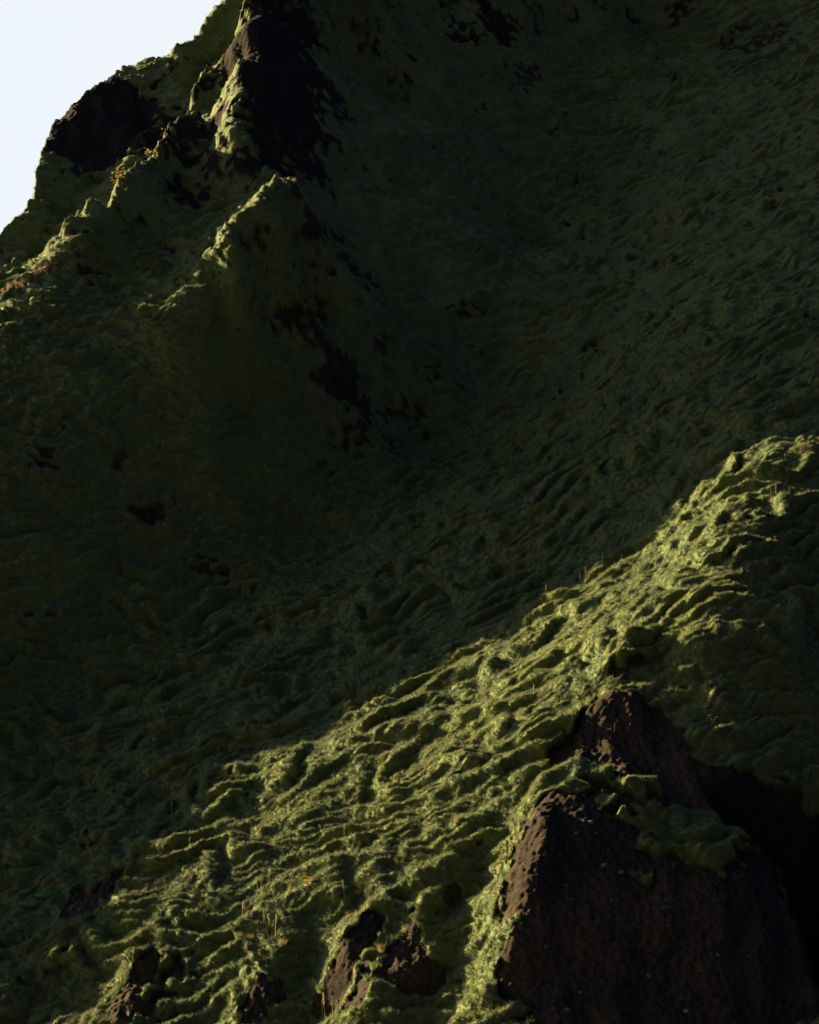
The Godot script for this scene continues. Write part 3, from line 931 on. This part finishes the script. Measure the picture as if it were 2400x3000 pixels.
func lump_mesh(seed_number: int, rough: float, flat: float) -> ArrayMesh:
	# an uneven rounded lump of radius one, base at zero
	var noise := FastNoiseLite.new()
	noise.seed = seed_number
	noise.frequency = 0.9
	var st := SurfaceTool.new()
	st.begin(Mesh.PRIMITIVE_TRIANGLES)
	st.set_smooth_group(0 if rough < 0.5 else -1)
	var around := 14
	var up := 8
	var p := []
	for j in up + 1:
		var b := PI * j / up
		for i in around:
			var a := TAU * i / around
			var d := Vector3(sin(b) * cos(a), cos(b), sin(b) * sin(a))
			var l := 1.0 + rough * noise.get_noise_3dv(d * 1.8) + rough * 0.4 * noise.get_noise_3dv(d * 5.0)
			p.append(d * l * Vector3(1, flat, 1))
	for j in up:
		for i in around:
			var k := (i + 1) % around
			for c in [p[j * around + k], p[j * around + i], p[(j + 1) * around + i], p[j * around + k], p[(j + 1) * around + i], p[(j + 1) * around + k]]:
				st.add_vertex(c)
	st.generate_normals()
	return st.commit()


func stalks(table: Array, called: String, label: String, group: String, stem_material: Material, head_material: Material) -> void:
	for i in range(0, table.size(), 3):
		var n := rng.randi() % 3
		var size_word: String = "short" if table[i + 2] < 0.36 else "tall" if table[i + 2] > 0.46 else "middling"
		var o := thing(called, "%s %s with %s seed head" % [size_word, label, ["a sparse", "a loose", "a dense"][n]], "plant", foot(table[i], table[i + 1]), group)
		var tall: float = table[i + 2] * rng.randf_range(0.85, 1.15)
		var turn := Basis.from_euler(Vector3(rng.randf_range(-0.12, 0.12), rng.randf() * TAU, rng.randf_range(-0.15, 0.15)))
		part("stem", stems[n], stem_material, o, Transform3D(turn.scaled_local(Vector3(tall * 0.9, tall, tall * 0.9)), Vector3.ZERO))
		part("seed_head", heads[n], head_material, o, Transform3D(turn.scaled_local(Vector3(tall * 0.9, tall, tall * 0.9)), Vector3.ZERO))


var stems := []
var heads := []


func build_plants() -> void:
	for n in 3:
		stems.append(stem_mesh(50 + n))
		heads.append(head_mesh(60 + n, [9, 16, 24][n]))
	var straw := plain(0.20, 0.13, 0.06, 0.2)
	var rust := plain(0.15, 0.055, 0.03, 0.2)
	var pale := plain(0.26, 0.20, 0.10, 0.3)
	stalks(STALKS_SHADE, "dry_stalk", "brown stalk on shaded turf right of the sunlit crest", "seed stalks on the shaded turf", straw, rust)
	stalks(STALKS_CREST, "dry_stalk", "dry stalk on the upper edge of the sunlit spur", "stalks along the upper edge of the spur", straw, straw)
	stalks(STALKS_LEFT, "dry_stalk", "pale stalk on the dim slope beside the spur foot", "pale stalks on the dim slope", pale, straw)
	stalks(STALKS_BANK, "grass_stalk", "straw stalk among the mossy steps of the spur", "grass stalks among the mossy steps", pale, pale)
	stalks(STALKS_LEDGE, "dock_stalk", "rusty dock stalk on the ledge over the earth face", "dock stalks on the ledge", rust, rust)
	stalks(STALKS_LIP, "dry_stalk", "dry stalk on the broad lip above the ledge", "stalks on the broad lip", straw, straw)
	var blades := []
	for n in 3:
		blades.append(clump_mesh(60, 0.55, 0.9, 0.010, 70 + n))
	var fresh := plain(0.085, 0.115, 0.030, 0.3)
	var yellow := plain(0.17, 0.14, 0.045, 0.3)
	var russet := plain(0.20, 0.10, 0.06, 0.3)
	for i in range(0, CLUMPS.size(), 3):
		var yellowed := i % 4 == 0
		var o := thing("grass_clump", ("%s yellowed clump of long grass over the lower banks" if yellowed else "%s green clump of long grass over the lower banks") % ("small" if CLUMPS[i + 2] < 0.38 else "large" if CLUMPS[i + 2] > 0.44 else "middling"), "grass", foot(CLUMPS[i], CLUMPS[i + 1]), "yellowed grass clumps" if yellowed else "green grass clumps")
		var s: float = CLUMPS[i + 2]
		part("blades", blades[rng.randi() % 3], yellow if yellowed else fresh, o, Transform3D(Basis(Vector3.UP, rng.randf() * TAU).scaled(Vector3(s, s * 0.8, s)), Vector3.ZERO))
	for i in range(0, RUSSET.size(), 3):
		var o := thing("russet_grass", "russet grass tuft on the sunlit rim of the far left ridge", "grass", foot(RUSSET[i], RUSSET[i + 1]), "russet tufts on the far ridge")
		var s: float = RUSSET[i + 2]
		part("blades", blades[rng.randi() % 3], russet, o, Transform3D(Basis(Vector3.UP, rng.randf() * TAU).scaled(Vector3(s * 0.8, s, s * 0.8)), Vector3.ZERO))
	for i in range(0, RIM_GRASS.size(), 3):
		var o := thing("rim_grass", "straw coloured grass tuft on the small crest below the rock pillar", "grass", foot(RIM_GRASS[i], RIM_GRASS[i + 1]), "grass tufts on the small crest")
		var s: float = RIM_GRASS[i + 2]
		part("blades", blades[rng.randi() % 3], yellow, o, Transform3D(Basis(Vector3.UP, rng.randf() * TAU).scaled(Vector3(s * 0.6, s, s * 0.6)), Vector3.ZERO))
	var leaf := leaf_mesh(0.34, 0.2)
	var orange := [plain(0.42, 0.13, 0.03, 0.4), plain(0.36, 0.19, 0.04, 0.4), plain(0.30, 0.07, 0.025, 0.4)]
	for i in range(0, AUTUMN.size(), 3):
		var far_one := i >= 21
		var tone := (i / 3) % 3
		var o := thing("autumn_shrub", ("low shrub with %s leaves on the rim of the far ridge" if far_one else "low shrub with %s autumn leaves on the lower spur") % ["orange", "amber", "red"][tone], "shrub", foot(AUTUMN[i], AUTUMN[i + 1]), "orange shrubs on the far ridge" if far_one else "orange shrubs on the spur")
		leafy(o, AUTUMN[i + 2], 22, leaf, [orange[tone]], straw)
	var greens := [plain(0.055, 0.095, 0.030, 0.3), plain(0.075, 0.115, 0.035, 0.3), plain(0.05, 0.085, 0.045, 0.3)]
	for i in range(0, HERBS.size(), 3):
		var face := i >= 15
		var tone := rng.randi() % 3
		var o := thing("leafy_herb", ("%s %s broad leaved herb on the dark earth face" if face else "%s %s leafy herb among the lower earth ribs") % [("small" if HERBS[i + 2] < 0.28 else "large" if HERBS[i + 2] > 0.32 else "middling"), ["deep green", "bright green", "bluish green"][tone]], "plant", foot(HERBS[i], HERBS[i + 1]), "herbs on the dark face" if face else "herbs among the earth ribs")
		leafy(o, HERBS[i + 2], 14, leaf, [greens[tone]], greens[2])
	var mound := lump_mesh(81, 0.22, 0.7)
	var fuzz := cushion_fuzz(mound)
	var vivid := plain(0.050, 0.105, 0.030)
	for i in range(0, CUSHIONS.size(), 3):
		var o := thing("moss_cushion", ["larger vivid green moss cushion on the shaded bare slope", "smaller vivid green moss cushion beside a larger one"][i / 3], "moss", foot(CUSHIONS[i], CUSHIONS[i + 1]), "vivid green cushions")
		var s: float = CUSHIONS[i + 2]
		var place := Transform3D(Basis(Vector3.UP, rng.randf() * TAU).scaled(Vector3(s * 1.3, s * 0.6, s)), Vector3(0, -0.25 * s, 0))
		part("mound", mound, vivid, o, place)
		part("leaflets", fuzz, vivid, o, place)
	var rocks := [lump_mesh(91, 0.7, 0.75), lump_mesh(92, 0.8, 0.6), lump_mesh(93, 0.6, 0.9)]
	var grey := [plain(0.10, 0.095, 0.09), plain(0.06, 0.055, 0.05), plain(0.16, 0.155, 0.145)]
	for i in range(0, STONES.size(), 3):
		var low: bool = STONES[i] < 0.0
		var o := MeshInstance3D.new()
		o.name = numbered("stone")
		o.mesh = rocks[rng.randi() % 3]
		var tone := rng.randi() % 3
		var tone_word: String = ["mid grey", "dark grey", "pale grey"][tone]
		o.material_override = grey[tone]
		var s: float = STONES[i + 2] * 0.6
		o.transform = Transform3D(Basis.from_euler(Vector3(rng.randf() * 3.0, rng.randf() * 6.0, rng.randf() * 3.0)).scaled(Vector3(s, s * 0.8, s)), foot(STONES[i], STONES[i + 1]))
		o.set_meta("label", ("%s %s stone on the bare dim slope at the spur foot" if low else "%s %s stone stuck in the dark earth face") % ["tiny" if STONES[i + 2] < 0.12 else "small", tone_word])
		o.set_meta("category", "stone")
		o.set_meta("group", "stones at the foot of the spur" if low else "stones in the earth face")
		add_child(o)


func leafy(o: Node3D, size: float, count: int, leaf: Mesh, leaf_materials: Array, stem_material: Material) -> void:
	for k in 3:
		var lean := Basis.from_euler(Vector3(rng.randf_range(-0.5, 0.5), rng.randf() * TAU, rng.randf_range(-0.5, 0.5)))
		part("stem", stems[k], stem_material, o, Transform3D(lean.scaled_local(Vector3(size * 0.35, size, size * 0.35)), Vector3.ZERO))
	for k in count:
		var at := Vector3(rng.randf_range(-0.5, 0.5), rng.randf_range(0.15, 0.95), rng.randf_range(-0.5, 0.5)) * size
		var turn := Basis.from_euler(Vector3(rng.randf_range(-0.7, 0.3), rng.randf() * TAU, rng.randf_range(-0.4, 0.4)))
		part("leaf", leaf, leaf_materials[rng.randi() % leaf_materials.size()], o, Transform3D(turn.scaled(Vector3.ONE * size * rng.randf_range(0.7, 1.2)), at))


func cushion_fuzz(mound: ArrayMesh) -> ArrayMesh:
	var r := RandomNumberGenerator.new()
	r.seed = 5
	var arrays := mound.surface_get_arrays(0)
	var points: PackedVector3Array = arrays[Mesh.ARRAY_VERTEX]
	var st := SurfaceTool.new()
	st.begin(Mesh.PRIMITIVE_TRIANGLES)
	for i in 1400:
		var k := (r.randi() % (points.size() / 3)) * 3
		var a := r.randf()
		var b := r.randf() * (1.0 - a)
		var p := points[k] * a + points[k + 1] * b + points[k + 2] * (1.0 - a - b)
		if p.y < 0.0:
			continue
		spike(st, p * 0.97, p * 1.08 + Vector3(r.randf_range(-0.06, 0.06), 0.03, r.randf_range(-0.06, 0.06)), 0.03, 4)
	return st.commit()


func _ready() -> void:
	set_view()
	rng.seed = 7
	for n in [[noise_a, 11], [noise_b, 23], [noise_c, 37]]:
		n[0].seed = n[1]
		n[0].noise_type = FastNoiseLite.TYPE_SIMPLEX_SMOOTH
		n[0].frequency = 1.0
		n[0].fractal_type = FastNoiseLite.FRACTAL_NONE
	ground_material = StandardMaterial3D.new()
	ground_material.vertex_color_use_as_albedo = true
	ground_material.roughness = 0.9
	ground_material.metallic_specular = 0.4
	earth_material = StandardMaterial3D.new()
	earth_material.vertex_color_use_as_albedo = true
	earth_material.roughness = 0.95
	earth_material.metallic_specular = 0.2
	leaf_material = StandardMaterial3D.new()
	leaf_material.vertex_color_use_as_albedo = true
	leaf_material.roughness = 0.8
	leaf_material.metallic_specular = 0.4
	leaf_material.backlight_enabled = true
	leaf_material.backlight = Color(0.3, 0.32, 0.12)
	solve_survey()
	stage("survey")
	for r in in_rows(NV, coarse_row):
		coarse.append_array(r)
	stage("coarse")
	build_terrain()
	stage("terrain")
	build_surroundings()
	stage("surroundings")
	build_moss()
	build_plants()
	stage("plants")
